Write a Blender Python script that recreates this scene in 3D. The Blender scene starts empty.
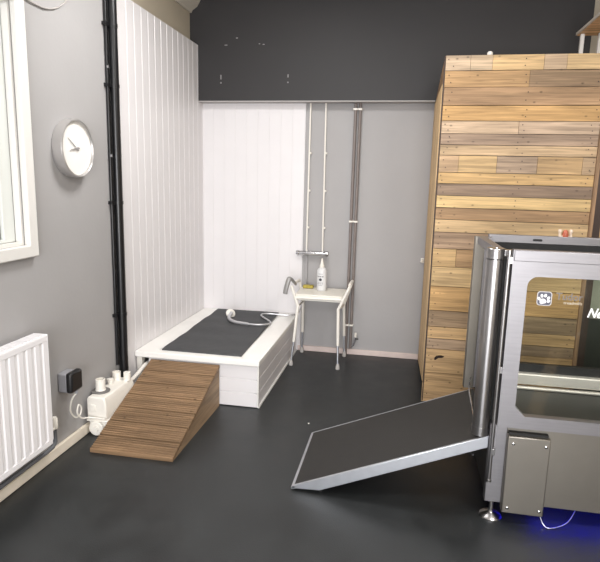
import bpy, bmesh, math, random
from mathutils import Vector, Matrix
random.seed(7)
S = bpy.context.scene
C = S.collection

# ------------------------------------------------------------------ helpers
def lin(c):
    o = []
    for v in c[:3]:
        v /= 255.0
        o.append(v / 12.92 if v <= .04045 else ((v + .055) / 1.055) ** 2.4)
    return (*o, 1.0)

def mat(name, col, rough=.5, metal=0.0, noise=0.0, nscale=8.0, bump=0.0, bscale=60.0,
        stretch=(1, 1, 1), spec=.5, rvar=0.0):
    """principled material with an optional procedural tone variation and bump"""
    m = bpy.data.materials.new(name); m.use_nodes = True
    n = m.node_tree.nodes; l = m.node_tree.links
    p = n['Principled BSDF']
    p.inputs['Base Color'].default_value = lin(col)
    p.inputs['Roughness'].default_value = rough
    p.inputs['Metallic'].default_value = metal
    p.inputs['Specular IOR Level'].default_value = spec
    tc = n.new('ShaderNodeTexCoord'); mp = n.new('ShaderNodeMapping')
    mp.inputs['Scale'].default_value = stretch
    l.new(tc.outputs['Object'], mp.inputs['Vector'])
    if noise > 0:
        t = n.new('ShaderNodeTexNoise'); t.inputs['Scale'].default_value = nscale
        t.inputs['Detail'].default_value = 5
        l.new(mp.outputs['Vector'], t.inputs['Vector'])
        r = n.new('ShaderNodeMapRange')
        r.inputs['From Min'].default_value = .3; r.inputs['From Max'].default_value = .7
        r.inputs['To Min'].default_value = 1 - noise; r.inputs['To Max'].default_value = 1 + noise
        l.new(t.outputs['Fac'], r.inputs['Value'])
        x = n.new('ShaderNodeMix'); x.data_type = 'RGBA'; x.blend_type = 'MULTIPLY'
        x.inputs['Factor'].default_value = 1
        x.inputs['A'].default_value = lin(col)
        l.new(r.outputs['Result'], x.inputs['B'])
        l.new(x.outputs['Result'], p.inputs['Base Color'])
        if rvar:
            r2 = n.new('ShaderNodeMapRange')
            r2.inputs['From Min'].default_value = .3; r2.inputs['From Max'].default_value = .7
            r2.inputs['To Min'].default_value = rough - rvar; r2.inputs['To Max'].default_value = rough + rvar
            l.new(t.outputs['Fac'], r2.inputs['Value']); l.new(r2.outputs['Result'], p.inputs['Roughness'])
    if bump > 0:
        t2 = n.new('ShaderNodeTexNoise'); t2.inputs['Scale'].default_value = bscale
        t2.inputs['Detail'].default_value = 3
        l.new(mp.outputs['Vector'], t2.inputs['Vector'])
        b = n.new('ShaderNodeBump'); b.inputs['Strength'].default_value = bump
        b.inputs['Distance'].default_value = .01
        l.new(t2.outputs['Fac'], b.inputs['Height']); l.new(b.outputs['Normal'], p.inputs['Normal'])
    return m

def emit(name, col, s):
    m = bpy.data.materials.new(name); m.use_nodes = True
    n = m.node_tree.nodes; n.clear()
    e = n.new('ShaderNodeEmission'); o = n.new('ShaderNodeOutputMaterial')
    e.inputs['Color'].default_value = lin(col); e.inputs['Strength'].default_value = s
    m.node_tree.links.new(e.outputs[0], o.inputs[0]); return m

def glass(name, tint):
    m = bpy.data.materials.new(name); m.use_nodes = True
    n = m.node_tree.nodes; l = m.node_tree.links; n.clear()
    t = n.new('ShaderNodeBsdfTransparent'); t.inputs[0].default_value = lin(tint)
    g = n.new('ShaderNodeBsdfGlossy'); g.inputs['Roughness'].default_value = .02
    f = n.new('ShaderNodeFresnel'); f.inputs['IOR'].default_value = 1.32
    x = n.new('ShaderNodeMixShader'); o = n.new('ShaderNodeOutputMaterial')
    l.new(f.outputs[0], x.inputs[0]); l.new(t.outputs[0], x.inputs[1]); l.new(g.outputs[0], x.inputs[2])
    l.new(x.outputs[0], o.inputs[0]); return m

def origin(o):
    v = Vector((0, 0, 0))
    while o is not None:
        v += o.location; o = o.parent
    return v

class B:
    """collects shapes (world coordinates) and links them as ONE mesh object"""
    def __init__(self):
        self.bm = bmesh.new()
    def box(self, x0, x1, y0, y1, z0, z1, rot=None):
        r = bmesh.ops.create_cube(self.bm, size=1)
        for v in r['verts']:
            v.co = Vector(((x0 + x1) / 2 + v.co.x * (x1 - x0), (y0 + y1) / 2 + v.co.y * (y1 - y0),
                           (z0 + z1) / 2 + v.co.z * (z1 - z0)))
        if rot:
            c, ax, a = rot
            bmesh.ops.rotate(self.bm, verts=r['verts'], cent=c, matrix=Matrix.Rotation(a, 3, ax))
        return self
    def prism(self, pts, axis, a, b):
        """2D outline extruded along an axis; pts are the two other coordinates in xyz order"""
        def P(p, t):
            if axis == 'x': return (t, p[0], p[1])
            if axis == 'y': return (p[0], t, p[1])
            return (p[0], p[1], t)
        v0 = [self.bm.verts.new(P(p, a)) for p in pts]; v1 = [self.bm.verts.new(P(p, b)) for p in pts]
        k = len(pts)
        self.bm.faces.new(v0); self.bm.faces.new(v1[::-1])
        for i in range(k):
            self.bm.faces.new((v0[i], v1[i], v1[(i + 1) % k], v0[(i + 1) % k]))
        return self
    def tube(self, pts, r, seg=14, smooth=0, closed=False, flat=None):
        P = [Vector(p) for p in pts]
        if smooth:
            Q = []
            for i in range(len(P) - 1):
                a = P[max(i - 1, 0)]; b = P[i]; c = P[i + 1]; d = P[min(i + 2, len(P) - 1)]
                for k in range(smooth):
                    t = k / smooth
                    Q.append(.5 * ((2 * b) + (c - a) * t + (2 * a - 5 * b + 4 * c - d) * t * t + (3 * b - a - 3 * c + d) * t ** 3))
            Q.append(P[-1]); P = Q
        rings = []; n = None
        for i, p in enumerate(P):
            t = (P[min(i + 1, len(P) - 1)] - P[max(i - 1, 0)]).normalized()
            if n is None:
                n = t.cross(Vector((0, 0, 1)))
                if n.length < .05: n = t.cross(Vector((0, 1, 0)))
            n = (n - t * n.dot(t)).normalized(); b = t.cross(n)
            rr = r[i * (len(r) - 1) // max(len(P) - 1, 1)] if isinstance(r, (list, tuple)) else r
            f1, f2 = flat if flat else (1, 1)
            rings.append([self.bm.verts.new(p + n * math.cos(2 * math.pi * k / seg) * rr * f1 + b * math.sin(2 * math.pi * k / seg) * rr * f2) for k in range(seg)])
        for a, b in zip(rings, rings[1:]):
            for k in range(seg):
                self.bm.faces.new((a[k], a[(k + 1) % seg], b[(k + 1) % seg], b[k]))
        self.bm.faces.new(rings[0][::-1]); self.bm.faces.new(rings[-1])
        return self
    def lathe(self, prof, base, axis=(0, 0, 1), seg=28):
        ax = Vector(axis).normalized(); u = ax.orthogonal().normalized(); w = ax.cross(u); base = Vector(base)
        rings = []
        for r, h in prof:
            if r < 1e-6: rings.append([self.bm.verts.new(base + ax * h)])
            else: rings.append([self.bm.verts.new(base + ax * h + (u * math.cos(2 * math.pi * k / seg) + w * math.sin(2 * math.pi * k / seg)) * r) for k in range(seg)])
        for a, b in zip(rings, rings[1:]):
            for k in range(seg):
                k2 = (k + 1) % seg
                if len(a) == 1 and len(b) == 1: break
                if len(a) == 1: self.bm.faces.new((a[0], b[k2], b[k]))
                elif len(b) == 1: self.bm.faces.new((a[k], a[k2], b[0]))
                else: self.bm.faces.new((a[k], a[k2], b[k2], b[k]))
        if len(rings[0]) > 1: self.bm.faces.new(rings[0][::-1])
        if len(rings[-1]) > 1: self.bm.faces.new(rings[-1])
        return self
    def cyl(self, p0, p1, r, seg=24):
        d = Vector(p1) - Vector(p0)
        return self.lathe([(r, 0), (r, d.length)], p0, d, seg)
    def ring(self, outer, inner, axis, a, b):
        """a flat frame: outer outline with an inner hole, extruded"""
        def P(p, t):
            if axis == 'x': return (t, p[0], p[1])
            if axis == 'y': return (p[0], t, p[1])
            return (p[0], p[1], t)
        es = []
        for loop in (outer, inner):
            vs = [self.bm.verts.new(P(p, a)) for p in loop]
            for i in range(len(vs)): es.append(self.bm.edges.new((vs[i], vs[(i + 1) % len(vs)])))
        f = bmesh.ops.triangle_fill(self.bm, use_beauty=True, use_dissolve=False, edges=es)
        faces = [g for g in f['geom'] if isinstance(g, bmesh.types.BMFace)]
        e = bmesh.ops.extrude_face_region(self.bm, geom=faces)
        vs = [g for g in e['geom'] if isinstance(g, bmesh.types.BMVert)]
        d = Vector(P((0, 0), b)) - Vector(P((0, 0), a))
        bmesh.ops.translate(self.bm, verts=vs, vec=d)
        return self
    def build(self, name, m, parent=None, bevel=0.0, seg=2, smooth=True):
        bm = self.bm
        bmesh.ops.recalc_face_normals(bm, faces=bm.faces)
        lo = Vector([min(v.co[i] for v in bm.verts) for i in range(3)]); hi = Vector([max(v.co[i] for v in bm.verts) for i in range(3)])
        c = (lo + hi) / 2
        if parent is None: c.z = lo.z
        bmesh.ops.translate(bm, verts=bm.verts, vec=-c)
        me = bpy.data.meshes.new(name); bm.to_mesh(me); bm.free()
        if smooth:
            me.polygons.foreach_set('use_smooth', [True] * len(me.polygons))
            me.set_sharp_from_angle(angle=math.radians(32))
        me.materials.append(m)
        o = bpy.data.objects.new(name, me); C.objects.link(o)
        if parent: o.parent = parent; o.location = c - origin(parent)
        else: o.location = c
        if bevel:
            bv = o.modifiers.new('bevel', 'BEVEL'); bv.width = bevel; bv.segments = seg; bv.limit_method = 'ANGLE'
            bv.angle_limit = math.radians(40)
        return o

def tag(o, label, cat, group=None):
    o['label'] = label; o['category'] = cat
    if group: o['group'] = group
    return o
def thing(name, loc, label, cat, group=None):
    o = bpy.data.objects.new(name, None); C.objects.link(o); o.location = loc; o.empty_display_size = .1
    return tag(o, label, cat, group)
def struct(o):
    o['kind'] = 'structure'; return o

def rounded(x0, x1, z0, z1, r, k=6, chamf=()):
    pts = []
    for i, (cx, cz, a0) in enumerate(((x1 - r, z1 - r, 0), (x0 + r, z1 - r, 90), (x0 + r, z0 + r, 180), (x1 - r, z0 + r, 270))):
        kk = 1 if i in chamf else k
        for j in range(kk + 1):
            a = math.radians(a0 + 90 * j / kk); pts.append((cx + r * math.cos(a), cz + r * math.sin(a)))
    return pts

def text(name, body, m, loc, size, parent, shear=0.0, ext=.0004, width=None, bold=0.0):
    cu = bpy.data.curves.new(name, 'FONT'); cu.body = body; cu.size = size; cu.shear = shear; cu.extrude = ext; cu.offset = bold
    t = bpy.data.objects.new(name, cu); C.objects.link(t)
    dg = bpy.context.evaluated_depsgraph_get()
    me = bpy.data.meshes.new_from_object(t.evaluated_get(dg))
    bpy.data.objects.remove(t); bpy.data.curves.remove(cu)
    w = max(v.co.x for v in me.vertices) - min(v.co.x for v in me.vertices)
    k = width / w if width else 1
    for v in me.vertices:
        v.co = Vector((v.co.x * k, -v.co.z, v.co.y))
    me.materials.clear(); me.materials.append(m)
    o = bpy.data.objects.new(name, me); C.objects.link(o)
    if parent: o.parent = parent; o.location = Vector(loc) - origin(parent)
    else: o.location = loc
    return o

# ------------------------------------------------------------------ materials
GREY = mat('grey wall paint', (164, 162, 162), .75, noise=.025, nscale=3, bump=.05, bscale=40)
CREAM = mat('cream wall paint', (186, 176, 158), .8, noise=.03, nscale=3)
BLACKW = mat('matt black wall paint', (42, 40, 41), .6, noise=.12, nscale=1.3, bump=.04, bscale=30)
FLOOR = mat('black vinyl floor', (37, 39, 40), .42, noise=.26, nscale=5, bump=.12, bscale=160, rvar=.07)
CEIL = mat('white ceiling paint', (225, 222, 216), .85)
WHITE = mat('white pvc cladding', (222, 219, 220), .35, noise=.012, nscale=4)
WTRIM = mat('white gloss trim', (224, 222, 218), .35, noise=.015, nscale=6)
TRAYTOP = mat('white painted board with scuffs', (242, 240, 236), .4, noise=.035, nscale=7)
CREAMWOOD = mat('cream painted timber', (230, 220, 204), .5, noise=.07, nscale=9)
PINKWOOD = mat('pale pink white painted timber', (214, 198, 192), .6, noise=.06, nscale=9)
WPLAST = mat('white plastic', (232, 228, 220), .4)
PUMPW = mat('cream white pump plastic', (234, 230, 222), .4, noise=.02, nscale=20)
RADW = mat('white radiator enamel', (236, 234, 236), .3)
BPLAST = mat('black plastic', (22, 22, 24), .45)
PIPEB = mat('black soil pipe plastic', (20, 20, 22), .3)
GPLAST = mat('grey plastic', (150, 150, 155), .5)
TAUPE = mat('brown grey painted copper', (120, 111, 107), .4, noise=.1, nscale=12)
CHROME = mat('chrome', (205, 205, 208), .15, 1.0)
ALU = mat('aluminium', (205, 208, 214), .38, 1.0, noise=.04, nscale=20)
STEEL = mat('brushed stainless steel', (152, 150, 153), .46, 1.0, noise=.05, nscale=6, stretch=(1, 1, 14), bump=.03, bscale=14)
STEELV = mat('brushed stainless tube', (172, 170, 170), .28, 1.0, noise=.05, nscale=9, stretch=(10, 10, 1))
STEELP = mat('steel panel with reflected floor tint', (146, 141, 133), .45, 1.0, noise=.05, nscale=5)  # brownish base colour holds the dark floor's reflection
RUBBER = mat('black rubber', (18, 18, 19), .6)
MAT = mat('charcoal rubber mat', (66, 67, 69), .7, noise=.1, nscale=14, bump=.25, bscale=70)
RAMPTOP = mat('dark grit ramp surface', (35, 33, 31), .6, noise=.16, nscale=24, bump=.3, bscale=220)
BELT = mat('treadmill belt rubber', (46, 47, 44), .5, noise=.1, nscale=12)
SILVERP = mat('silver clock plastic', (190, 187, 185), .28, .6)
FACE = mat('white clock face', (236, 234, 230), .5)
HANDM = mat('grey clock hand', (165, 162, 162), .4, .5)
BOTTLE = mat('pale bottle plastic', (214, 214, 214), .35)
INK = mat('dark grey print', (70, 70, 76), .6)
PRINTG = mat('grey lettering', (118, 112, 108), .6)
PRINTW = mat('white lettering', (240, 240, 242), .5)
LOGOG = mat('slate grey sticker', (84, 84, 96), .5)
SPONGE = mat('yellow green sponge', (168, 152, 72), .9, noise=.2, nscale=60, bump=.4, bscale=150)
ORANGE = mat('orange red plastic', (176, 92, 66), .4)
PALEP = mat('pale cream plastic', (226, 206, 186), .4)
DARKWOOD = mat('dark brown timber', (66, 50, 42), .6, noise=.2, nscale=10)
DKGREEN = mat('dark green grey panel', (52, 56, 50), .4)
GREENP = mat('grey green panel', (146, 150, 134), .4)
HEDGE = mat('olive hedge', (88, 88, 62), .9, noise=.35, nscale=9)
PAVE = mat('pale paving', (170, 166, 158), .9, noise=.1)
CLEAR = glass('clear pane', (250, 251, 249))
BLUE = emit('blue led strip', (20, 20, 255), 9)
LAMP = emit('ceiling lamp diffuser', (255, 248, 240), 3)

def wood(name, col, grain=(1.2, 30, 30), amt=.3, rough=.6, attr=False, knots=True, scale=1.0, groove=None):
    m = bpy.data.materials.new(name); m.use_nodes = True
    n = m.node_tree.nodes; l = m.node_tree.links; p = n['Principled BSDF']
    p.inputs['Roughness'].default_value = rough; p.inputs['Specular IOR Level'].default_value = .3
    tc = n.new('ShaderNodeTexCoord'); mp = n.new('ShaderNodeMapping'); mp.inputs['Scale'].default_value = grain
    l.new(tc.outputs['Object'], mp.inputs['Vector'])
    t = n.new('ShaderNodeTexNoise'); t.inputs['Scale'].default_value = scale * 2.2; t.inputs['Detail'].default_value = 6
    t.inputs['Distortion'].default_value = 1.0
    l.new(mp.outputs['Vector'], t.inputs['Vector'])
    r = n.new('ShaderNodeMapRange'); r.inputs['From Min'].default_value = .3; r.inputs['From Max'].default_value = .7
    r.inputs['To Min'].default_value = 1 - amt; r.inputs['To Max'].default_value = 1 + amt
    l.new(t.outputs['Fac'], r.inputs['Value'])
    x = n.new('ShaderNodeMix'); x.data_type = 'RGBA'; x.blend_type = 'MULTIPLY'; x.inputs['Factor'].default_value = 1
    if attr:
        a = n.new('ShaderNodeAttribute'); a.attribute_name = 'board'; l.new(a.outputs['Color'], x.inputs['A'])
    else: x.inputs['A'].default_value = lin(col)
    l.new(r.outputs['Result'], x.inputs['B'])
    out = x.outputs['Result']
    # broad stains
    t3 = n.new('ShaderNodeTexNoise'); t3.inputs['Scale'].default_value = 1.0
    mp3 = n.new('ShaderNodeMapping'); mp3.inputs['Scale'].default_value = tuple(min(g, 9) * 1.6 for g in grain)
    l.new(tc.outputs['Object'], mp3.inputs['Vector']); l.new(mp3.outputs['Vector'], t3.inputs['Vector'])
    r3 = n.new('ShaderNodeMapRange'); r3.inputs['From Min'].default_value = .35; r3.inputs['From Max'].default_value = .65
    r3.inputs['To Min'].default_value = .8; r3.inputs['To Max'].default_value = 1.14
    l.new(t3.outputs['Fac'], r3.inputs['Value'])
    x3 = n.new('ShaderNodeMix'); x3.data_type = 'RGBA'; x3.blend_type = 'MULTIPLY'; x3.inputs['Factor'].default_value = 1
    l.new(out, x3.inputs['A']); l.new(r3.outputs['Result'], x3.inputs['B']); out = x3.outputs['Result']
    if knots:
        v = n.new('ShaderNodeTexVoronoi'); v.inputs['Scale'].default_value = 11
        mp2 = n.new('ShaderNodeMapping'); mp2.inputs['Scale'].default_value = (1, 1, 1.5)
        l.new(tc.outputs['Object'], mp2.inputs['Vector']); l.new(mp2.outputs['Vector'], v.inputs['Vector'])
        k = n.new('ShaderNodeMapRange'); k.inputs['From Min'].default_value = .03; k.inputs['From Max'].default_value = .13
        k.inputs['To Min'].default_value = .42; k.inputs['To Max'].default_value = 1.0
        l.new(v.outputs['Distance'], k.inputs['Value'])
        x2 = n.new('ShaderNodeMix'); x2.data_type = 'RGBA'; x2.blend_type = 'MULTIPLY'; x2.inputs['Factor'].default_value = 1
        l.new(out, x2.inputs['A']); l.new(k.outputs['Result'], x2.inputs['B']); out = x2.outputs['Result']
    l.new(out, p.inputs['Base Color'])
    b = n.new('ShaderNodeBump'); b.inputs['Strength'].default_value = .25; b.inputs['Distance'].default_value = .004
    l.new(t.outputs['Fac'], b.inputs['Height']); l.new(b.outputs['Normal'], p.inputs['Normal'])
    return m
PALLET = wood('reclaimed pallet board', None, attr=True)
STUD = wood('pale pine stud', (206, 174, 130), grain=(30, 30, 1.2), knots=False)
PLYEDGE = wood('warm plywood', (216, 180, 140), knots=False)
DECK = wood('brown stained decking', (130, 104, 78), grain=(1.3, 34, 34), amt=.3)
DECKSIDE = wood('brown stained ramp side', (146, 123, 98), grain=(26, 1.2, 26), amt=.25, knots=False)

# ------------------------------------------------------------------ the room shell
XR, YB, ZC = 4.3, -8.2, 3.0
struct(B().box(-.3, XR + .2, YB, .3, -.1, 0).build('floor', FLOOR, smooth=False))
struct(B().box(-.3, XR + .2, YB, .3, ZC, ZC + .1).build('ceiling', CEIL, smooth=False))
# left wall with the window opening
wy0, wy1, wz0, wz1 = -3.75, -2.365, 1.165, 2.255
wl = B().box(-.12, -.02, wy1, -1.46, 0, ZC).box(-.12, -.02, YB, wy0, 0, ZC)
wl.box(-.12, -.02, wy0, wy1, 0, wz0).box(-.12, -.02, wy0, wy1, wz1, ZC)
struct(wl.build('wall_left', GREY, smooth=False))
struct(B().box(-.22, -.065, -1.46, .1, 0, ZC).build('wall_left_recess', CREAM, smooth=False))
struct(B().box(-.22, 3.03, 0, .15, 0, 2.6).build('wall_back', GREY, smooth=False))
struct(B().box(3.03, XR, 0, .15, 0, ZC).build('wall_back_beige', CREAM, smooth=False))
up = struct(B().box(-.12, 3.03, -.114, .15, 2.142, ZC).build('wall_back_upper', BLACKW, smooth=False))
struct(B().box(-.0, 1.95, -.118, -.02, 2.134, 2.1415).build('trim_1', mat('pale grey trim', (170, 166, 164), .5)))
struct(B().box(XR, XR + .2, YB, .15, 0, ZC).build('wall_right', CREAM, smooth=False))
# front wall behind the camera with a wide shop window
wf = B().box(-.3, XR + .2, YB - .15, YB, 0, .06).box(-.3, XR + .2, YB - .15, YB, 2.6, ZC).box(-.3, .5, YB - .15, YB, .06, 2.6).box(3.2, XR + .2, YB - .15, YB, .06, 2.6)
struct(wf.build('wall_front', CREAM, smooth=False))
# cornice
cp = [(-.065, 2.835), (-.05, 2.835), (-.04, 2.855), (.0, 2.88), (.03, 2.93), (.035, 2.96), (.06, 2.965), (.06, 3.0), (-.065, 3.0)]
struct(B().prism(cp, 'y', -1.46, -.1).build('trim_2', mat('off white cornice paint', (204, 198, 186), .5)))
struct(B().box(-.02, .0, YB, -1.46, 0, .062).build('baseboard_left', CREAMWOOD, bevel=.006))
struct(B().box(.885, 1.95, -.018, 0, 0, .048).build('baseboard_back', PINKWOOD, bevel=.004))

# cladding: tongue and groove boards, groove profile extruded upwards
def grooved(u0, u1, face, back, pitch, first, depth=.004, half=.004):
    """outline of a boarded panel: (u along the wall, v out of the wall)"""
    pts = [(u0, back), (u0, face)]
    g = first
    s = 1 if u1 > u0 else -1
    sgn = 1 if back > face else -1
    while (g + half * s - u1) * s < 0:
        pts += [(g - half * s, face), (g - half * .3 * s, face + depth * sgn), (g + half * .3 * s, face + depth * sgn), (g + half * s, face)]
        g += pitch * s
    pts += [(u1, face), (u1, back)]
    return pts
pl = [(v, u) for u, v in grooved(-1.447, -.002, .005, -.065, .1, -1.335)]
struct(B().prism(pl, 'z', 0.0, 2.585).build('wall_left_cladding', WHITE, smooth=False))
pb = grooved(.0, .909, -.016, 0, .1, .1, depth=.002, half=.002)
struct(B().prism(pb, 'z', 0.0, 2.14).build('wall_back_cladding', WHITE, smooth=False))

# old filler spots and screws on the black wall
spots = B()
for x, z, w, h in ((.203, 2.33, .004, .018), (.203, 2.285, .005, .006), (.772, 2.335, .004, .012), (.772, 2.285, .005, .005),
                   (.247, 2.58, .012, .003), (.34, 2.633, .008, .004), (.53, 2.585, .006, .003), (.565, 2.58, .008, .003)):
    spots.box(x - w, x + w, -.1155, -.114, z - h, z + h)
sp = spots.build('filler_spots', mat('pale filler', (150, 148, 148), .8), up); sp['kind'] = 'stuff'

# ------------------------------------------------------------------ window
win = struct(B().ring([(wy0 - .075, 1.105), (wy1 + .065, 1.105), (wy1 + .065, 2.33), (wy0 - .075, 2.33)],
                      [(wy0, wz0), (wy1, wz0), (wy1, wz1), (wy0, wz1)], 'x', -.02, .012).build('window_1', WTRIM, bevel=.006))
B().ring([(wy0, wz0), (wy1, wz0), (wy1, wz1), (wy0, wz1)], [(wy0 + .02, wz0 + .02), (wy1 - .012, wz0 + .015), (wy1 - .012, wz1 - .012), (wy0 + .02, wz1 - .012)], 'x', -.055, -.021).build('window_lining', WTRIM, win)
B().ring([(wy0 + .022, wz0 + .016), (wy1 - .014, wz0 + .016), (wy1 - .014, wz1 - .014), (wy0 + .022, wz1 - .014)],
         [(wy0 + .10, wz0 + .032), (wy1 - .092, wz0 + .032), (wy1 - .092, wz1 - .05), (wy0 + .10, wz1 - .05)], 'x', -.085, -.053).build('sash_frame', mat('white upvc', (214, 217, 213), .4), win, bevel=.004)
B().box(-.072, -.068, wy0 + .09, wy1 - .085, wz0 + .028, wz1 - .045).build('window_pane', CLEAR, win)
bl = thing('window_blind', (-.101, -3.05, 1.72), 'white slatted blind behind the glass of the left window', 'blind')
slat = B()
for i in range(18):
    z = 1.74 + i * .03
    slat.box(-.112, -.09, wy0 + .05, wy1 - .008, z, z + .002, rot=((-.101, -3, z), 'Y', math.radians(35)))
slat.build('slats', WPLAST, bl); B().box(-.114, -.089, wy0 + .05, wy1 - .008, 2.225, 2.245).build('head_rail', WPLAST, bl)
struct(B().box(-9, -.3, -9, 9, -.2, -.05).build('ground_outside', PAVE, smooth=False))
hb = B()
for i in range(22):
    y = -8 + i * .7
    hb.lathe([(0, 0), (.5, .2), (.62, .8), (.5, 1.3), (.2, 1.55), (0, 1.6)], (-3.2 + random.uniform(-.15, .15), y, -.05), seg=12)
struct(hb.build('hedge_outside', HEDGE))

# loose pale cable on the wall above the window corner
tag(B().tube([(-.012, -2.42, 2.36), (-.012, -2.26, 2.30), (-.012, -2.17, 2.292), (-.012, -2.09, 2.30), (-.012, -2.0, 2.335), (-.012, -1.92, 2.40), (-.012, -1.86, 2.5)], .004, 8, 5)
    .build('wall_cable', mat('pale grey cable', (168, 163, 160), .6)), 'pale cable sagging on the grey wall at upper left, beside the window corner', 'cable')

# ------------------------------------------------------------------ wall clock
ck = thing('wall_clock', (-.02, -1.965, 1.64), 'round silver rimmed wall clock with white face on grey wall', 'clock')
c0 = (-.02, -1.965, 1.64)
B().lathe([(.148, 0), (.152, .006), (.152, .048), (.149, .058), (.143, .060), (.139, .055), (.137, .045), (.137, .004)], c0, (1, 0, 0), 64).build('rim', SILVERP, ck)
B().lathe([(.138, .02), (.138, .046), (0, .046)], c0, (1, 0, 0), 64).build('dial', FACE, ck)
def hand(a, L, w, x):
    d = Vector((0, -math.sin(math.radians(a)) * -1, math.cos(math.radians(a))))
    d = Vector((0, math.sin(math.radians(a)), math.cos(math.radians(a)))); n = Vector((0, d.z, -d.y))
    c = Vector((x, -1.965, 1.64)); b = B()
    q = [c - d * .018 - n * w, c + d * L - n * w * .5, c + d * L + n * w * .5, c - d * .018 + n * w]
    v0 = [b.bm.verts.new(p) for p in q]; v1 = [b.bm.verts.new(p + Vector((.0015, 0, 0))) for p in q]
    b.bm.faces.new(v0); b.bm.faces.new(v1[::-1])
    for i in range(4): b.bm.faces.new((v0[i], v1[i], v1[(i + 1) % 4], v0[(i + 1) % 4]))
    return b
hand(-58, .095, .0028, .0285).build('minute_hand', HANDM, ck)
hand(-98, .062, .004, .031).build('hour_hand', HANDM, ck)
B().cyl((.026, -1.965, 1.64), (.036, -1.965, 1.64), .007, 16).build('hub', HANDM, ck)

# ------------------------------------------------------------------ radiator
rd = thing('radiator', (.04, -3.0, 0.168), 'white ribbed panel radiator under the window on the left wall', 'radiator')
ry0, ry1, rz0, rz1 = -3.7, -2.39, .168, .738
pts = [(.072, ry0), (.09, ry0)]
y = ry0 + .03
while y < ry1 - .05:
    pts += [(.09, y), (.0855, y + .008), (.0855, y + .022), (.09, y + .030)]; y += .058
pts += [(.09, ry1), (.072, ry1)]
B().prism(pts, 'z', rz0 + .03, rz1 - .035).build('front_panel', RADW, rd, smooth=False)
fr = B().box(.07, .0905, ry0, ry1, rz1 - .036, rz1 - .004).box(.07, .0905, ry0, ry1, rz0, rz0 + .031).box(.012, .03, ry0, ry1, rz0, rz1 - .01)
fr.build('panel_frame', RADW, rd, bevel=.004)
B().box(.012, .09, ry1 - .001, ry1 + .006, rz0 + .02, rz1).build('side_cover', RADW, rd, bevel=.003)
tg = B().box(.012, .088, ry0, ry1, rz1 - .006, rz1 - .003)
for i in range(60):
    yy = ry0 + .02 + i * .0215
    tg.box(.02, .08, yy, yy + .012, rz1 - .004, rz1 + .001)
tg.build('top_grille', RADW, rd)
fin = B()
for i in range(44): fin.box(.031, .069, ry0 + .02 + i * .029, ry0 + .022 + i * .029, rz0 + .01, rz1 - .03)
fin.build('convector_fins', RADW, rd)
rv = B().lathe([(.016, 0), (.018, .01), (.018, .05), (.013, .062), (0, .063)], (.04, ry1 + .085, .205), (0, 0, 1), 18).cyl((.05, ry1, .21), (.04, ry1 + .09, .21), .01, 14)
rv.build('valve', WPLAST, rd)
B().tube([(.04, ry1 + .085, .215), (.04, ry1 + .085, .13), (.036, ry1 + .065, .108), (.032, ry1 + .02, .102), (.03, ry1 - .02, .1), (.025, ry0, .1)], .011, 12).build('feed_pipe', mat('grey painted pipe', (96, 98, 102), .5), rd)
for i, yy in enumerate((ry0 + .2, -2.6)):
    B().box(-.02, .02, yy - .015, yy + .015, rz0 - .02, rz1 - .08).build('bracket', GPLAST, rd)

# ------------------------------------------------------------------ socket box and plug
sb = thing('socket_box', (-.02, -2.12, .35), 'grey surface socket box on the left wall beneath the clock', 'socket')
B().box(-.02, .035, -2.175, -2.085, .345, .452).build('back_box', GPLAST, sb, bevel=.008)
pg = thing('plug_adapter', (.036, -2.125, .34), 'black plug adapter pushed into the grey wall socket box', 'plug')
B().box(.036, .074, -2.19, -2.082, .348, .462).build('body', BPLAST, pg, bevel=.014, seg=3)
B().cyl((.055, -2.12, .348), (.055, -2.12, .328), .009, 12).build('cord_grip', GPLAST, pg)
tag(B().tube([(.055, -2.12, .33), (.03, -2.13, .29), (.012, -2.12, .22), (.012, -2.08, .165), (.012, -2.035, .16), (.014, -2.02, .195), (.014, -2.045, .225), (.016, -2.065, .185), (.018, -2.03, .14), (.03, -1.99, .125), (.06, -1.968, .118), (.125, -1.962, .113)], .0045, 10, 6)
    .build('power_cord', WPLAST), 'thin white power cord looping between black plug and white pump', 'cord')

# ------------------------------------------------------------------ macerator pump
pp = thing('waste_pump', (.06, -1.72, 0), 'white boxy waste pump on the floor behind the wooden ramp', 'pump')
B().prism([(.004, .095), (.124, .095), (.124, .205), (.112, .236), (.014, .236), (.004, .22)], 'y', -1.95, -1.605).build('upper_casing', PUMPW, pp, bevel=.008, seg=3)
B().box(.0, .128, -1.955, -1.60, .086, .097).build('seam_lip', PUMPW, pp, bevel=.004)
B().prism([(.02, 0), (.108, 0), (.118, .03), (.12, .087), (.008, .087), (.01, .03)], 'y', -1.94, -1.612).build('lower_casing', PUMPW, pp, bevel=.008)
cpz = B().lathe([(.044, 0), (.044, .02), (.038, .026), (.02, .026), (.018, .036), (0, .036)], (.062, -1.938, .047), (0, -1, 0), 28)
cpz.build('round_cap', PUMPW, pp)
B().box(.025, .06, -1.955, -1.949, .15, .19).build('latch_tab', PUMPW, pp, bevel=.003)
B().lathe([(.054, 0), (.054, .006), (.035, .008)], (.04, -1.855, .236), seg=32).build('seal_ring', mat('grey rubber seal', (110, 108, 106), .6), pp)
B().lathe([(.03, 0), (.03, .006), (.028, .008), (.028, .068), (.024, .07), (.024, .05), (0, .05)], (.04, -1.855, .243)).build('inlet_pipe', PUMPW, pp)
B().lathe([(.016, 0), (.016, .02), (.02, .021), (.02, .034), (0, .036)], (.035, -1.735, .236), seg=20).build('breather_cap', PUMPW, pp)
B().lathe([(.026, 0), (.026, .05), (.022, .05), (.022, .035), (0, .035)], (.03, -1.65, .236)).build('outlet_stub', PUMPW, pp)
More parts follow.
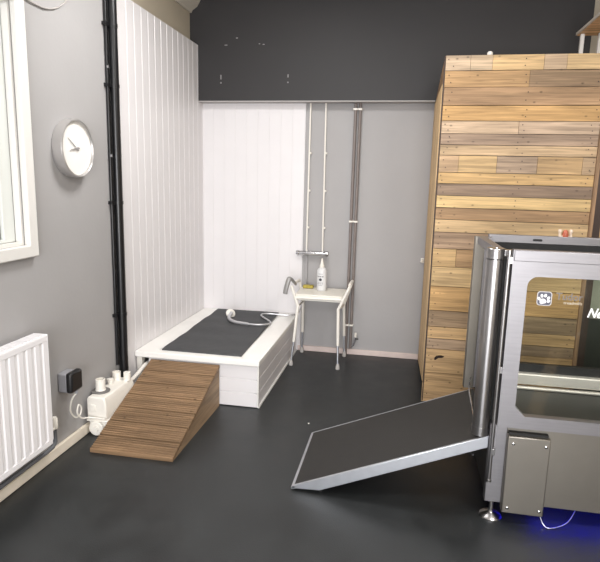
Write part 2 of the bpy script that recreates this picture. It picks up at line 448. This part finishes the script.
B().lathe([(.022, 0), (.022, .052), (.018, .054), (0, .054)], (.1, -1.645, .236)).build('outlet_elbow', PUMPW, pp)
tag(B().tube([(.09, -1.595, .205), (.088, -1.5, .215), (.085, -1.40, .235), (.082, -1.33, .24), (.08, -1.2, .235)], .014, 12, 4).build('waste_hose', PUMPW), 'short white hose running from pump to under shower tray', 'hose')

# ------------------------------------------------------------------ soil pipe at the cladding edge
sl = thing('soil_pipe', (.012, -1.518, 0), 'tall black soil pipe in the corner beside white wall cladding', 'pipe')
B().cyl((.012, -1.518, .0), (.012, -1.518, ZC), .027, 28).build('pipe_tube', PIPEB, sl)
B().cyl((-.008, -1.562, .3), (-.008, -1.562, ZC), .010, 14).build('side_pipe', PIPEB, sl)
for z in (.62, 1.33, 2.02, 2.36):
    B().lathe([(.030, 0), (.030, .02)], (.012, -1.518, z), seg=28).box(-.02, .004, -1.585, -1.51, z, z + .02).build('clip', PIPEB, sl)
for z in (1.62, 2.13):
    B().cyl((.0, -1.57, z), (.012, -1.57, z), .010, 12).build('chrome_fastener', CHROME, sl)

# ------------------------------------------------------------------ shower tray plinth
tr = thing('shower_tray', (.45, -.68, 0), 'raised white boarded dog shower tray in the back left corner', 'shower tray')
tx0, tx1, ty0, ty1, tz = .008, .884, -1.362, -.018, .332
rim = B()
rim.ring([(tx0, ty0), (tx1, ty0), (tx1, ty1), (tx0, ty1)], [(.155, -1.29), (.735, -1.29), (.735, -.05), (.155, -.05)], 'z', .292, tz)
rim.build('rim', TRAYTOP, tr, bevel=.006)
B().box(.15, .74, -1.295, -.045, .29, .322).build('base_board', TRAYTOP, tr)
def boards(z0, z1, n, face, back):
    h = (z1 - z0) / n
    return grooved(z0, z1, face, back, h, z0 + h, depth=.005, half=.004)
fb = [(v, u) for u, v in boards(0.006, .292, 3, -1.35, -1.33)]
B().prism(fb, 'x', .105, .872).build('front_boards', WHITE, tr, smooth=False)
sbd = [(v, u) for u, v in boards(0.006, .292, 3, .874, .855)]
B().prism(sbd, 'y', -1.345, -.02).build('side_boards', WHITE, tr, smooth=False)
B().box(.868, .88, -1.353, -1.34, .004, .292).build('corner_bead', WTRIM, tr, bevel=.003)
B().box(.874, .884, -1.345, -.02, 0, .012).build('floor_seal', WTRIM, tr)
B().box(.012, .05, -1.34, -1.30, 0, .292).build('leg', WPLAST, tr)
B().box(.105, .125, -1.33, -.02, 0, .29).build('inner_bearer', WTRIM, tr)
mt = B(); NX, NY = 10, 60
gv = []
for j in range(NY + 1):
    row = []
    for i in range(NX + 1):
        u = i / NX; v = j / NY
        x0 = .178 + (.15 - .178) * v; x1 = .745 + (.712 - .745) * v
        wob = .003 * math.sin(v * 13 + u * 1.5) + .002 * math.sin(v * 29)
        row.append(mt.bm.verts.new((x0 + (x1 - x0) * u, -1.30 + 1.26 * v, .340 + wob)))
    gv.append(row)
fs = [mt.bm.faces.new((gv[j][i], gv[j][i + 1], gv[j + 1][i + 1], gv[j + 1][i])) for j in range(NY) for i in range(NX)]
e = bmesh.ops.extrude_face_region(mt.bm, geom=fs)
for v in e['geom']:
    if isinstance(v, bmesh.types.BMVert): v.co.z = .3328
tag(mt.build('rubber_mat', MAT), 'long dark grey rubber mat lying in the white shower tray', 'mat')

# shower handset and its hose, lying on the mat
sh = thing('shower_handset', (.45, -.48, .345), 'white and chrome shower handset with curled hose lying on the dark mat', 'shower head')
B().lathe([(.014, 0), (.038, .012), (.042, .022), (.04, .028), (0, .029)], (.352, -.285, .375), (-.45, .55, -.55), 24).build('head', WPLAST, sh)
B().tube([(.356, -.30, .372), (.37, -.40, .368), (.40, -.475, .362), (.47, -.535, .36), (.58, -.557, .358)], [.015, .014, .013, .012, .011], 14, 5).build('handle', mat('satin silver handle', (200, 200, 202), .3, .6), sh)
B().tube([(.58, -.557, .358), (.66, -.55, .356), (.715, -.525, .356), (.737, -.445, .35), (.70, -.37, .35), (.645, -.30, .352), (.60, -.225, .352), (.61, -.175, .352), (.66, -.15, .352), (.75, -.14, .348), (.83, -.125, .346), (.885, -.09, .352), (.915, -.06, .40), (.945, -.045, .52), (.955, -.04, .64), (.956, -.042, .78), (.952, -.05, .868)], .0075, 10, 6).build('hose', mat('silver shower hose', (196, 196, 198), .3, .7), sh)

# ------------------------------------------------------------------ shower bar valve and pipes
va = thing('shower_bar_valve', (1.0, -.05, .888), 'horizontal chrome shower bar valve below two white wall pipes', 'valve')
B().cyl((.885, -.052, .889), (1.12, -.052, .887), .018, 24).build('bar_body', CHROME, va)
for x0, x1 in ((.862, .888), (1.117, 1.143)):
    B().lathe([(.018, 0), (.022, .003), (.022, x1 - x0 - .003), (.019, x1 - x0)], (x0, -.052, .888), (1, 0, 0), 24).build('control_knob', CHROME, va)
for x in (.948, 1.084):
    B().cyl((x, -.014, .889), (x, -.052, .889), .015, 18).lathe([(.024, 0), (.022, .008), (0, .008)], (x, -.002, .889), (0, -1, 0), 20).build('inlet', CHROME, va)
for i, (xt, xb, lab) in enumerate(((.951, .947, 'thin white wall pipe nearest the white back panel, left of two'), (1.079, 1.087, 'thin white wall pipe above the bottle, right of two'))):
    wp = thing('water_pipe', (xb, -.028, .9), lab, 'pipe', 'white water pipes above the shower valve')
    B().tube([(xt, -.028, 2.134), (xb, -.028, .903)], .0075, 12).build('pipe_tube', WPLAST, wp)
    for z in (1.732, 1.42, 1.107):
        x = xb + (xt - xb) * (z - .9) / 1.234
        B().box(x - .005, x + .019, -.034, 0, z - .008, z + .008).build('clip', WPLAST, wp, bevel=.003)
for i, (x0, x1, lab) in enumerate(((1.3225, 1.3215, 'brown grey riser pipe on back wall, the left one of the pair'), (1.360, 1.361, 'brown grey riser pipe on back wall, the right one beside the drain tap'))):
    gp = thing('riser_pipe', (x1, -.03, 0.0), lab, 'pipe', 'brown grey riser pipes')
    B().tube([(x0 + .002, -.03, 2.134), (x1, -.03, 0.0 if i == 0 else .062)], .0125, 14).build('pipe_tube', TAUPE, gp)
    for z in (2.085, 1.172, .27):
        B().box(x0 - .017, x0 + .019, -.047, 0, z - .008, z + .008).build('clip', WPLAST, gp, bevel=.004)
dt = thing('drain_tap', (1.395, -.03, .08), 'small chrome and white drain tap at the foot of wall pipes', 'tap')
B().tube([(1.361, -.03, .085), (1.385, -.032, .088), (1.396, -.034, .12), (1.402, -.034, .165)], .009, 12, 4).build('tap_body', CHROME, dt)
B().cyl((1.402, -.034, .165), (1.405, -.034, .205), .011, 14).build('tap_spout', WPLAST, dt)
B().box(1.398, 1.43, -.04, -.034, .145, .155).build('lever', BPLAST, dt, bevel=.002)
hk = thing('wall_hook', (1.935, 0, .85), 'small white hook on back wall beside the pallet wood wall', 'hook')
B().box(1.92, 1.948, -.005, 0, .845, .885).build('hook_plate', WPLAST, hk, bevel=.004)
B().tube([(1.934, -.005, .872), (1.93, -.035, .868), (1.922, -.045, .856)], .009, 10, 4).build('hook_arm', WPLAST, hk)

# ------------------------------------------------------------------ shower stool
st = thing('shower_stool', (1.115, -.24, 0), 'white tubular shower stool with grey handle beside shower tray', 'stool')
sv = B().prism(rounded(.925, 1.318, -.405, -.075, .03), 'z', .57, .597)
sv.build('seat', mat('off white moulded seat', (226, 222, 212), .45), st, bevel=.006)
B().ring(rounded(.935, 1.308, -.395, -.085, .025), rounded(.965, 1.278, -.365, -.115, .02), 'z', .545, .571).build('seat_frame', WPLAST, st)
LEG = dict(fl=((.911, -.43), (.954, -.405, .497), (.896, -.405, .662)), fr=((1.30, -.437), (1.284, -.405, .487), (1.371, -.405, .682)),
           bl=((.934, -.06), (.940, -.08, .47), (.900, -.08, .65)), br=((1.316, -.085), (1.296, -.08, .46), (1.358, -.08, .66)))
for k, (ft, bend, topp) in LEG.items():
    f0 = Vector((*ft, 0)); bd = Vector(bend); tp = Vector(topp); jt = f0.lerp(bd, .40)
    lg = B().tube([jt, bd - (bd - f0).normalized() * .03, bd, bd + (tp - bd).normalized() * .03, tp], .0125, 14, 3).build('leg', WPLAST, st)
    B().tube([f0 + Vector((0, 0, .02)), f0.lerp(bd, .44)], .0095, 12).build('leg_extension', ALU, lg)
    B().lathe([(.017, 0), (.018, .006), (.014, .035), (.0115, .045), (0, .045)], f0, seg=18).build('foot_tip', mat('pale grey rubber', (176, 172, 168), .7), lg)
for a, b in (('fl', 'bl'), ('fr', 'br')):
    p = Vector(LEG[a][1]); q = Vector(LEG[b][1])
    B().tube([p, q], .009, 12).build('stretcher', WPLAST, st)
for a, b in (('fl', 'fr'), ('bl', 'br')):
    p = Vector(LEG[a][1]).lerp(Vector(LEG[a][2]), .42); q = Vector(LEG[b][1]).lerp(Vector(LEG[b][2]), .42)
    B().tube([p, q], .010, 12).build('cross_bar', WPLAST, st)
gh = B().tube([(.851, -.43, .598), (.858, -.43, .64), (.876, -.425, .712), (.886, -.41, .72), (.894, -.37, .705), (.898, -.30, .672), (.898, -.26, .655)], .018, 16, 5, flat=(.7, 1.1)).build('handle', mat('grey handle plastic', (150, 148, 146), .35, .3), st)
B().tube([(.898, -.28, .664), (.90, -.16, .66), (.90, -.08, .65)], .0125, 12, 3).build('hand_rail', WPLAST, st)
gh['label'] = 'grey curved handle'
B().tube([(1.371, -.405, .682), (1.368, -.36, .69), (1.362, -.12, .675), (1.358, -.08, .66)], .0135, 14, 4).build('handle', WPLAST, st)
bt = thing('shampoo_bottle', (1.114, -.2, .5975), 'white shampoo bottle with nozzle cap on the shower stool', 'bottle')
B().lathe([(.036, 0), (.040, .006), (.041, .02), (.041, .165), (.038, .178), (.028, .19), (.018, .196), (0, .196)], (1.114, -.2, .5975), seg=36).build('bottle_body', BOTTLE, bt)
B().lathe([(.019, 0), (.019, .018), (.015, .022), (.009, .055), (.006, .075), (0, .076)], (1.112, -.2, .7935), seg=24).build('nozzle_cap', WPLAST, bt)
lb = B()
for z, w, h in ((.742, .018, .0025), (.721, .027, .005), (.669, .02, .002), (.66, .024, .002), (.648, .018, .002)):
    for k in range(-5, 6):
        a = k * w / 5 / .041
        if k % 3 == 2: continue
        x = 1.114 + .0415 * math.sin(a + -.14); yy = -.2 - .0415 * math.cos(a - .14)
        lb.box(x - w / 13, x + w / 13, yy - .0004, yy + .0006, z - h, z + h)
lb.lathe([(.012, 0), (.012, .0015)], (1.114 - .0055, -.2 - .0408, .695), (-.14, -1, 0), 20)
lb.build('label_print', INK, bt)
tag(B().box(.945, 1.035, -.16, -.105, .5975, .624).build('sponge', SPONGE, bevel=.008), 'yellow green sponge at the back of the stool seat', 'sponge')

# ------------------------------------------------------------------ wooden ramp to the tray
rp = thing('wooden_ramp', (.377, -1.75, 0), 'brown grooved decking ramp leading up to white shower tray', 'ramp')
ax0, ax1, ay0, ay1, az0, az1 = .131, .617, -2.145, -1.366, .022, .288
sl_ = (az1 - az0) / (ay1 - ay0)
dk = B()
nb = 7; L = ay1 - ay0
pitch = L / nb
prof_top = []
def zt(y): return az0 + (y - ay0) * sl_
for i in range(nb):
    y0 = ay0 + i * pitch + .003; y1 = ay0 + (i + 1) * pitch - .003
    p = [(y0, zt(y0) - .022), (y0, zt(y0) - .001)]
    ng = 7; gp_ = (y1 - y0) / ng
    for g in range(ng):
        a = y0 + g * gp_
        p += [(a + .002, zt(a + .002)), (a + gp_ * .55, zt(a + gp_ * .55)), (a + gp_ * .62, zt(a + gp_ * .6) - .010), (a + gp_ * .96, zt(a + gp_ * .96) - .010)]
    p += [(y1 - .001, zt(y1)), (y1, zt(y1) - .022)]
    dk.prism(p, 'x', ax0 + random.uniform(-.002, .002), ax1 + random.uniform(-.002, .002))
dk.build('deck_boards', DECK, rp, smooth=False)
for x in (ax0 + .004, ax1 - .026):
    B().prism([(ay0 + .005, 0), (ay1 - .002, 0), (ay1 - .002, az1 - .023), (ay0 + .005, .0025)], 'x', x, x + .022).build('side_board', DECKSIDE, rp)
B().box(ax0 + .026, ax1 - .026, ay1 - .025, ay1 - .003, 0, az1 - .035).build('end_board', DECKSIDE, rp)

# ------------------------------------------------------------------ pallet wood partition
pw = thing('pallet_wood_partition', (2.44, -.5, 0), 'tall partition wall clad in mixed reclaimed pallet boards', 'partition')
px0, px1, pyf = 1.962, 2.897, -.97
zs = [2.292, 2.2, 2.101, 1.992, 1.898, 1.819, 1.75, 1.685, 1.578, 1.506, 1.43, 1.352, 1.275, 1.192, 1.083, .962, .829, .663, .551, .468, .393, .223, .012]
cols = [(206, 172, 126), (178, 130, 78), (172, 128, 84), (208, 152, 76), (198, 168, 136), (150, 124, 104), (192, 158, 114), (190, 152, 108), (202, 156, 86),
        (130, 106, 88), (222, 182, 108), (166, 124, 80), (206, 168, 112), (172, 138, 104), (190, 146, 88), (208, 168, 104), (206, 152, 78),
        (144, 116, 84), (202, 156, 94), (166, 136, 106), (206, 160, 98), (208, 164, 108)]
pieces = {0: [(0, .16, (200, 172, 140)), (.16, .3, (196, 170, 136)), (.3, .62, (222, 178, 112)), (.62, .76, (198, 166, 130)), (.76, 1, (222, 182, 118))],
          1: [(0, .54, (186, 138, 80)), (.54, 1, (148, 116, 82))],
          4: [(0, .5, (204, 172, 138)), (.5, 1, (196, 166, 138))],
          7: [(0, .13, (196, 156, 112)), (.13, .38, (214, 172, 106)), (.38, .64, (176, 148, 122)), (.64, .92, (202, 158, 98)), (.92, 1, (186, 152, 112))],
          13: [(0, .4, (170, 136, 106)), (.4, 1, (196, 152, 96))],
          14: [(0, .16, (206, 162, 96)), (.16, .36, (166, 124, 76)), (.36, 1, (190, 146, 88))],
          21: [(0, .55, (212, 164, 100)), (.55, 1, (196, 148, 92))]}
cl = B(); layer = cl.bm.loops.layers.float_color.new('board')
W = px1 - px0
rb = random.Random(3)
for i in range(len(cols)):
    for a, b, c in pieces.get(i, [(0, 1, cols[i])]):
        n0 = len(cl.bm.faces)
        t = rb.uniform(0, .006)
        cl.box(px0 + a * W + .0008, px0 + b * W - .0008, pyf - t, pyf + .02, zs[i + 1] + .0018, zs[i] - .0018)
        cl.bm.faces.ensure_lookup_table()
        c = [v * .74 + q * .26 for v, q in zip(c, (196, 152, 104))]
        g_ = .3 * c[0] + .59 * c[1] + .11 * c[2]
        c2 = lin([(v * .74 + g_ * .26) * .97 for v in c])
        for f in cl.bm.faces[n0:]:
            for lp in f.loops: lp[layer] = c2
bc = cl.build('board_cladding', PALLET, pw, smooth=False)
nh = B()   # nail heads and a knot hole
for i in range(len(cols)):
    for xx in (.035, .52, .965):
        for q in (.28, .72):
            z = zs[i + 1] + (zs[i] - zs[i + 1]) * q
            x = px0 + xx * W + rb.uniform(-.02, .02)
            nh.box(x - .003, x + .003, pyf - .0075, pyf - .0055, z - .003, z + .003)
nl = nh.build('nail_heads', mat('dark nail head', (62, 48, 40), .6), bc); nl['kind'] = 'stuff'
B().prism([(2.018, .330), (2.03, .345), (2.062, .352), (2.085, .345), (2.07, .334), (2.045, .332), (2.03, .318), (2.02, .316)], 'y', pyf - .0072, pyf).build('knot_hole', mat('dark hollow', (40, 26, 18), .9), bc)
B().box(px0 - .008, px0 - .001, pyf + .004, pyf + .03, .012, 2.285).build('edge_gap_shade', DARKWOOD, pw)  # dark strip standing in for the shaded gap beside the board ends
B().prism([(pyf + .035, 0.14), (-.02, 0.0), (-.02, 2.125), (-.5, 2.125), (pyf + .035, 2.125)], 'x', px0 - .012, px0 + .012).build('side_board', STUD, pw)
B().prism([(pyf + .012, .005), (pyf + .05, .005), (pyf + .05, .138), (pyf + .012, .138)], 'x', px0 - .01, px0 + .01).build('side_offcut', STUD, pw)
B().prism([(pyf + .01, 2.125), (-.12, 2.125), (-.12, 2.16), (pyf + .01, 2.288)], 'x', px0 - .006, px0 + .014).build('side_capping', wood('dull brown board', (136, 108, 80), knots=False), pw)
tb = B().box(px1, px1 + .022, pyf - .02, pyf + .05, .01, 2.288)
tb.build('edge_trim', wood('brown edge board', (150, 120, 92), grain=(30, 30, 1.2), knots=False), pw)
B().box(px0 + .012, 3.78, pyf + .02, -.12, 2.262, 2.288).build('top_panel', STUD, pw)
tag(B().lathe([(.012, 0), (.017, .006), (.017, .018), (.010, .026), (0, .028)], (2.226, -.945, 2.290), seg=18).build('round_cap', WPLAST),
    'small white round cap standing on the top edge of the pallet wall', 'cap')
# opening beyond the pallet boards
dr = struct(B().box(px1 + .022, px1 + .07, pyf, pyf + .07, 0, 2.262).box(3.72, 3.78, pyf, pyf + .07, 0, 2.262).box(px1 + .07, 3.72, pyf, pyf + .07, 2.0, 2.262).build('door_1', DARKWOOD))
dl = B().box(px1 + .07, 3.72, pyf + .02, pyf + .06, .01, .67).build('lower_panel', DKGREEN, dr)
B().box(px1 + .07, 3.72, pyf + .01, pyf + .065, .67, .73).build('middle_rail', mat('grey rail', (140, 140, 132), .4), dr, bevel=.004)
B().box(px1 + .07, 3.72, pyf + .025, pyf + .055, .73, 1.19).build('center_panel', GREENP, dr)
B().box(px1 + .07, 3.72, pyf + .01, pyf + .065, 1.19, 1.29).build('upper_rail', STUD, dr, bevel=.004)
B().box(px1 + .07, 3.72, pyf + .03, pyf + .05, 1.29, 2.0).build('dark_pane', mat('dark pane', (36, 38, 42), .15), dr)
struct(B().box(3.78, XR, pyf, pyf + .1, 0, ZC).build('wall_right_return', GREY, smooth=False))

# timber platform on top of the partition
pf = thing('timber_platform', (3.1, -.7, 2.288), 'timber platform on white posts on top of pallet wall', 'platform')
B().box(2.835, 3.6, -1.06, -.49, 2.505, 2.523).build('deck_sheet', PLYEDGE, pf)
B().box(2.828, 2.836, -1.06, -.485, 2.508, 2.525).build('edge_strip', mat('pale grey edging', (196, 190, 182), .5), pf)
for x, yy in ((2.858, -.53), (2.963, -.55), (3.5, -.53), (2.95, -.93), (3.5, -.93)):
    B().box(x - .012, x + .012, yy - .014, yy + .014, 2.288, 2.505).build('post', WTRIM, pf, bevel=.003)

# ------------------------------------------------------------------ stainless dog treadmill
tm = thing('dog_treadmill', (2.95, -1.93, 0), 'stainless steel glass sided dog water treadmill at right', 'treadmill')
mx0, mx1, myf, myb = 2.195, 3.75, -2.27, -1.56
B().box(mx0 + .005, mx1, myf + .01, myb, .085, .385).build('base_tank', mat('black base', (24, 24, 25), .4), tm)
B().box(mx0, mx1, myf - .006, myf + .012, .082, .452).build('lower_panel', STEELP, tm, bevel=.003)
cpn = B().box(mx0 - .004, mx0 + .07, myf - .011, myf + .03, .08, .456); cpn.build('corner_post', STEEL, tm, bevel=.004)
B().box(mx0 + .05, mx1 - .02, myf + .05, myb - .06, .385, .40).build('treadmill_belt', BELT, tm)
# control box
cbx = B().box(2.262, 2.438, -2.322, myf - .005, .058, .424).build('control_box', STEELP, tm, bevel=.004)
B().box(2.268, 2.432, -2.30, myf - .006, .424, .434).build('lid_gap', RUBBER, cbx)
for x in (2.285, 2.42):
    for z in (.085, .392):
        B().lathe([(.007, 0), (.007, .003), (.004, .005), (0, .0055)], (x, -2.322, z), (0, -1, 0), 14).build('screw', CHROME, cbx)
B().tube([(2.43, -2.29, .058), (2.45, -2.30, .012), (2.48, -2.31, .004), (2.56, -2.27, .02), (2.62, -2.2, .08)], .0022, 6, 6).build('thin_wire', ALU, tm)
# doors
def door(name, x0, x1, gx0, gx1):
    d = B().ring([(x0, .46), (x1, .46), (x1, 1.241), (x0, 1.241)], rounded(gx0, gx1, .517, 1.133, .042, chamf=(2, 3)), 'y', -2.312, -2.275).build(name, STEEL, tm, smooth=False)
    B().box(x0 + .004, x1, -2.317, -2.311, 1.195, 1.240).build('top_strip', STEEL, d, bevel=.002)
    B().box(gx0 - .012, gx1 + .012, -2.292, -2.284, .49, 1.13).build('glass_pane', CLEAR, d)
    return d
d1 = door('glazed_door', 2.213, 3.03, 2.279, 2.965)
door('glazed_panel', 3.04, mx1, 3.10, mx1 - .065)
B().cyl((2.2, -2.30, .2), (2.2, -2.30, 1.238), .0085, 16).lathe([(.012, 0), (.012, .012), (0, .014)], (2.2, -2.30, .19), (0, 0, 1), 16).build('hinge_rod', STEELV, tm)
for z in (.32, .7, 1.18):
    B().box(2.196, 2.215, -2.308, -2.285, z, z + .03).build('hinge', STEELV, tm, bevel=.002)
# logo and lettering on the glass
gy = -2.2925
lg = B().prism(rounded(2.326, 2.385, 1.010, 1.070, .012), 'y', gy - .0008, gy).build('logo_border', mat('light grey sticker edge', (196, 194, 196), .5), d1)
B().prism(rounded(2.329, 2.382, 1.013, 1.067, .010), 'y', gy - .0016, gy - .0008).build('logo_ground', LOGOG, lg)
paw = B()
dn = [0]
def disc(cx, cz, rx, rz, rot=0):
    pts = []; dn[0] += 1
    for k in range(18):
        a = 2 * math.pi * k / 18; x = rx * math.cos(a); z = rz * math.sin(a)
        pts.append((cx + x * math.cos(rot) - z * math.sin(rot), cz + x * math.sin(rot) + z * math.cos(rot)))
    paw.prism(pts, 'y', gy - .0026 - dn[0] * .0001, gy - .0016)
disc(2.350, 1.029, .0125, .0105); disc(2.345, 1.024, .007, .007); disc(2.357, 1.026, .006, .006)
for cx, cz, r in ((2.3345, 1.039, .5), (2.3445, 1.0515, .15), (2.3585, 1.053, -.2), (2.371, 1.043, -.6), (2.372, 1.030, -1.0)):
    disc(cx, cz, .0055, .0075, r)
paw.build('paw_print', PRINTW, lg)
text('lettering', 'Tudor', PRINTG, (2.400, gy - .0005, 1.039), .042, d1, width=.105, bold=.0006)
text('lettering', 'treadmills', mat('pale lettering', (205, 194, 176), .6), (2.432, gy - .0005, 1.021), .017, d1, width=.072)
text('lettering', 'Neptune', PRINTW, (2.527, gy - .0005, .972), .055, d1, shear=.35, width=.165, bold=.0012)
# back wall of the tank
B().box(mx0 + .02, mx1, -1.60, myb, 1.20, 1.243).build('top_rail', STEEL, tm, bevel=.003)
B().prism(rounded(2.44, 2.488, 1.214, 1.226, .0055), 'y', -1.6015, -1.60).build('slot', RUBBER, tm)
B().ring([(mx0 + .02, .485), (mx1, .485), (mx1, 1.20), (mx0 + .02, 1.20)], [(mx0 + .07, .533), (mx1 - .05, .533), (mx1 - .05, 1.165), (mx0 + .07, 1.165)], 'y', -1.598, -1.565).build('rear_gasket', RUBBER, tm)
B().box(mx0 + .06, mx1 - .04, -1.585, -1.578, .523, 1.175).build('rear_pane', CLEAR, tm)
rr = B().box(mx0 + .02, mx1, -1.635, -1.565, .425, .487).box(mx0 + .02, mx1, -1.65, -1.62, .40, .417)
rr.build('bed_rail', mat('bright satin aluminium', (226, 222, 214), .55, .8), tm, bevel=.006)
B().box(mx1 - .03, mx1, myf, myb, .385, 1.24).build('end_wall', STEEL, tm)
# entrance frame at the left end
ft = B().cyl((2.153, -2.245, .41), (2.153, -2.245, 1.19), .037, 30); ft.build('front_tube', STEELV, tm)
B().cyl((2.153, -2.245, 1.192), (2.153, -2.245, 1.238), .038, 30).box(2.13, mx0 + .03, -2.26, -2.215, 1.205, 1.232).build('tube_cap', STEELV, tm, bevel=.002)
B().lathe([(.008, 0), (.008, .004), (0, .005)], (2.155, -2.252, 1.238), (0, 0, 1), 12).build('cap_screw', CHROME, tm)
B().cyl((2.153, -2.245, .392), (2.153, -2.245, .43), .039, 30).build('tube_foot', STEELV, tm)
B().box(2.136, 2.188, -1.675, -1.63, .392, 1.235).build('rear_post', STEELP, tm, bevel=.004)
B().box(2.15, 2.19, -1.68, -2.215, 1.196, 1.237).build('entrance_rail', STEEL, tm, bevel=.004)
B().box(2.186, mx0 + .03, -1.67, -1.6, 1.2, 1.23).box(2.186, 2.205, -1.672, -1.635, .40, 1.2).build('rail_bracket', STEEL, tm)
B().box(2.184, mx0 + .02, -2.235, -2.2, .392, 1.2).build('tube_gap_shade', mat('black gap shade', (18, 18, 19), .5), tm)  # black strip painting the shaded gap between tube and hinge rod
B().tube([(2.168, -1.70, .46), (2.155, -1.78, .425), (2.15, -1.95, .405), (2.14, -2.1, .41), (2.135, -2.2, .43)], .004, 8, 6).build('gate_chain', CHROME, tm)
for x, yy in ((2.228, -2.262), (2.228, -1.62), (3.70, -2.24), (3.70, -1.62)):
    B().lathe([(.049, 0), (.05, .006), (.042, .014), (.018, .022), (.012, .028), (.0105, .03), (.0105, .085)], (x, yy, 0), seg=30).build('adjustable_foot', STEELV, tm)
B().box(2.42, 3.6, -2.2, -2.175, .078, .085).build('led_strip', BLUE, tm)
B().box(2.42, 3.6, -1.8, -1.775, .078, .085).build('led_strip', BLUE, tm)

kn = thing('orange_knob', (2.6, -1.585, 1.243), 'small orange and cream knob on the top rail of the treadmill', 'knob')
B().lathe([(.016, 0), (.017, .012), (.012, .03), (.006, .036), (0, .037)], (2.602, -1.585, 1.243), seg=20).build('knob_dome', ORANGE, kn)
for x in (2.575, 2.629):
    B().lathe([(.007, 0), (.006, .02), (.010, .028), (.008, .038), (0, .04)], (x, -1.585, 1.243), seg=16).build('side_lug', PALEP, kn)
B().box(2.568, 2.636, -1.593, -1.577, 1.243, 1.249).build('knob_base', PALEP, kn, bevel=.002)

# ------------------------------------------------------------------ ramp of the treadmill
r2 = thing('loading_ramp', (1.75, -1.96, 0), 'dark topped aluminium ramp leading up to the steel treadmill', 'ramp')
bx0, bx1, by0, by1 = 1.292, 2.19, -2.265, -1.662
def zr(x): return .018 + (x - bx0) / (bx1 - bx0) * (.382 - .018)
B().prism([(bx0 + .012, zr(bx0 + .012) - .004), (bx0 + .012, zr(bx0 + .012) + .006), (bx1, zr(bx1) + .008), (bx1, zr(bx1) - .004)], 'y', by0 + .012, by1 - .012).build('tread_plate', RAMPTOP, r2)
for y0, y1 in ((by0, by0 + .014), (by1 - .014, by1)):
    B().prism([(bx0, 0.012), (bx0, zr(bx0) + .006), (bx1, zr(bx1) + .008), (bx1, zr(bx1) - .048), (1.43, .018)], 'y', y0, y1).build('side_rail', ALU, r2, bevel=.002)
B().prism([(bx0 - .003, .010), (bx0 - .003, .02), (bx0 + .012, zr(bx0) + .008), (bx0 + .018, .012)], 'y', by0, by1).build('nose_strip', ALU, r2)
for yy in (by0 + .03, by1 - .04):
    B().cyl((1.43, yy, 0), (1.43, yy, .03), .014, 14).build('rubber_pad', RUBBER, r2)
for yy in (by0 + .25, by1 - .06):
    B().box(2.13, 2.186, yy, yy + .05, .27, .33).build('hinge_bracket', STEEL, r2, bevel=.004)

tag(B().lathe([(.005, 0), (.006, .003), (.003, .006), (0, .006)], (1.245, -1.50, 0), seg=7).build('crumb', WPLAST), 'tiny white crumb on the black floor beyond steel ramp', 'crumb')

a0 = Vector((2.68, -3.54, .012)); a1 = Vector((3.26, -5.25, .012)); dd = (a1 - a0).normalized(); nn = Vector((-dd.y, dd.x, 0)) * .05
tag(B().prism([tuple((a0 - nn)[:2]), tuple((a1 - nn)[:2]), tuple((a1 + nn)[:2]), tuple((a0 + nn)[:2])], 'z', 0, .02).build('floor_plank', STUD, bevel=.002),
    'pale wooden plank on the floor, seen only as a reflection in the treadmill glass', 'plank')

# ------------------------------------------------------------------ ceiling lamps (above the frame)
for i, (x, y, lab) in enumerate(((1.0, -1.9, 'square ceiling light panel nearest the window wall'), (2.9, -3.4, 'square ceiling light panel above the treadmill end'), (1.9, -5.8, 'square ceiling light panel behind the camera'))):
    cl_ = thing('ceiling_light', (x, y, ZC - .03), lab, 'light', 'ceiling light panels')
    B().ring([(x - .31, y - .31), (x + .31, y - .31), (x + .31, y + .31), (x - .31, y + .31)], [(x - .29, y - .29), (x + .29, y - .29), (x + .29, y + .29), (x - .29, y + .29)], 'z', ZC - .03, ZC).build('frame', WTRIM, cl_)
    B().box(x - .29, x + .29, y - .29, y + .29, ZC - .022, ZC - .002).build('diffuser', LAMP, cl_)

def area(name, loc, rot, sx, sy, power, col=(1, 1, 1)):
    L = bpy.data.lights.new(name, 'AREA'); L.shape = 'RECTANGLE'; L.size = sx; L.size_y = sy; L.energy = power; L.color = col
    o = bpy.data.objects.new(name, L); C.objects.link(o); o.location = loc; o.rotation_euler = [math.radians(a) for a in rot]
    return o
for i, (x, y) in enumerate(((1.0, -1.9), (2.9, -3.4), (1.9, -5.8))):
    area('ceiling_lamp', (x, y, ZC - .045), (0, 0, 0), .58, .58, (41, 40, 56)[i], (1, .985, .97))
area('shop_window_daylight', (1.85, YB + .05, 1.3), (90, 0, 0), 2.6, 2.4, 270, (.98, .98, 1))

w = bpy.data.worlds.new('overcast'); S.world = w; w.use_nodes = True
w.node_tree.nodes['Background'].inputs[0].default_value = (.86, .9, .95, 1)
w.node_tree.nodes['Background'].inputs[1].default_value = 1.0

# ------------------------------------------------------------------ camera
cam = bpy.data.cameras.new('camera'); co = bpy.data.objects.new('camera', cam); C.objects.link(co); S.camera = co
yaw, pit, rol = -.181668, -.180101, .024898
f = Vector((math.sin(yaw) * math.cos(pit), math.cos(yaw) * math.cos(pit), math.sin(pit)))
r = Vector((math.cos(yaw), -math.sin(yaw), 0)); u = r.cross(f)
r2_ = math.cos(rol) * r + math.sin(rol) * u; u2_ = -math.sin(rol) * r + math.cos(rol) * u
M = Matrix((r2_, u2_, -f)).transposed().to_4x4(); M.translation = Vector((1.75504, -4.6999, 1.5))
co.matrix_world = M
cam.sensor_fit = 'HORIZONTAL'; cam.sensor_width = 36; cam.lens = 550.01 / 600 * 36
cam.clip_start = .05

S.view_settings.view_transform = 'Standard'; S.view_settings.look = 'None'
S.view_settings.exposure = 0.0; S.view_settings.gamma = 1.0
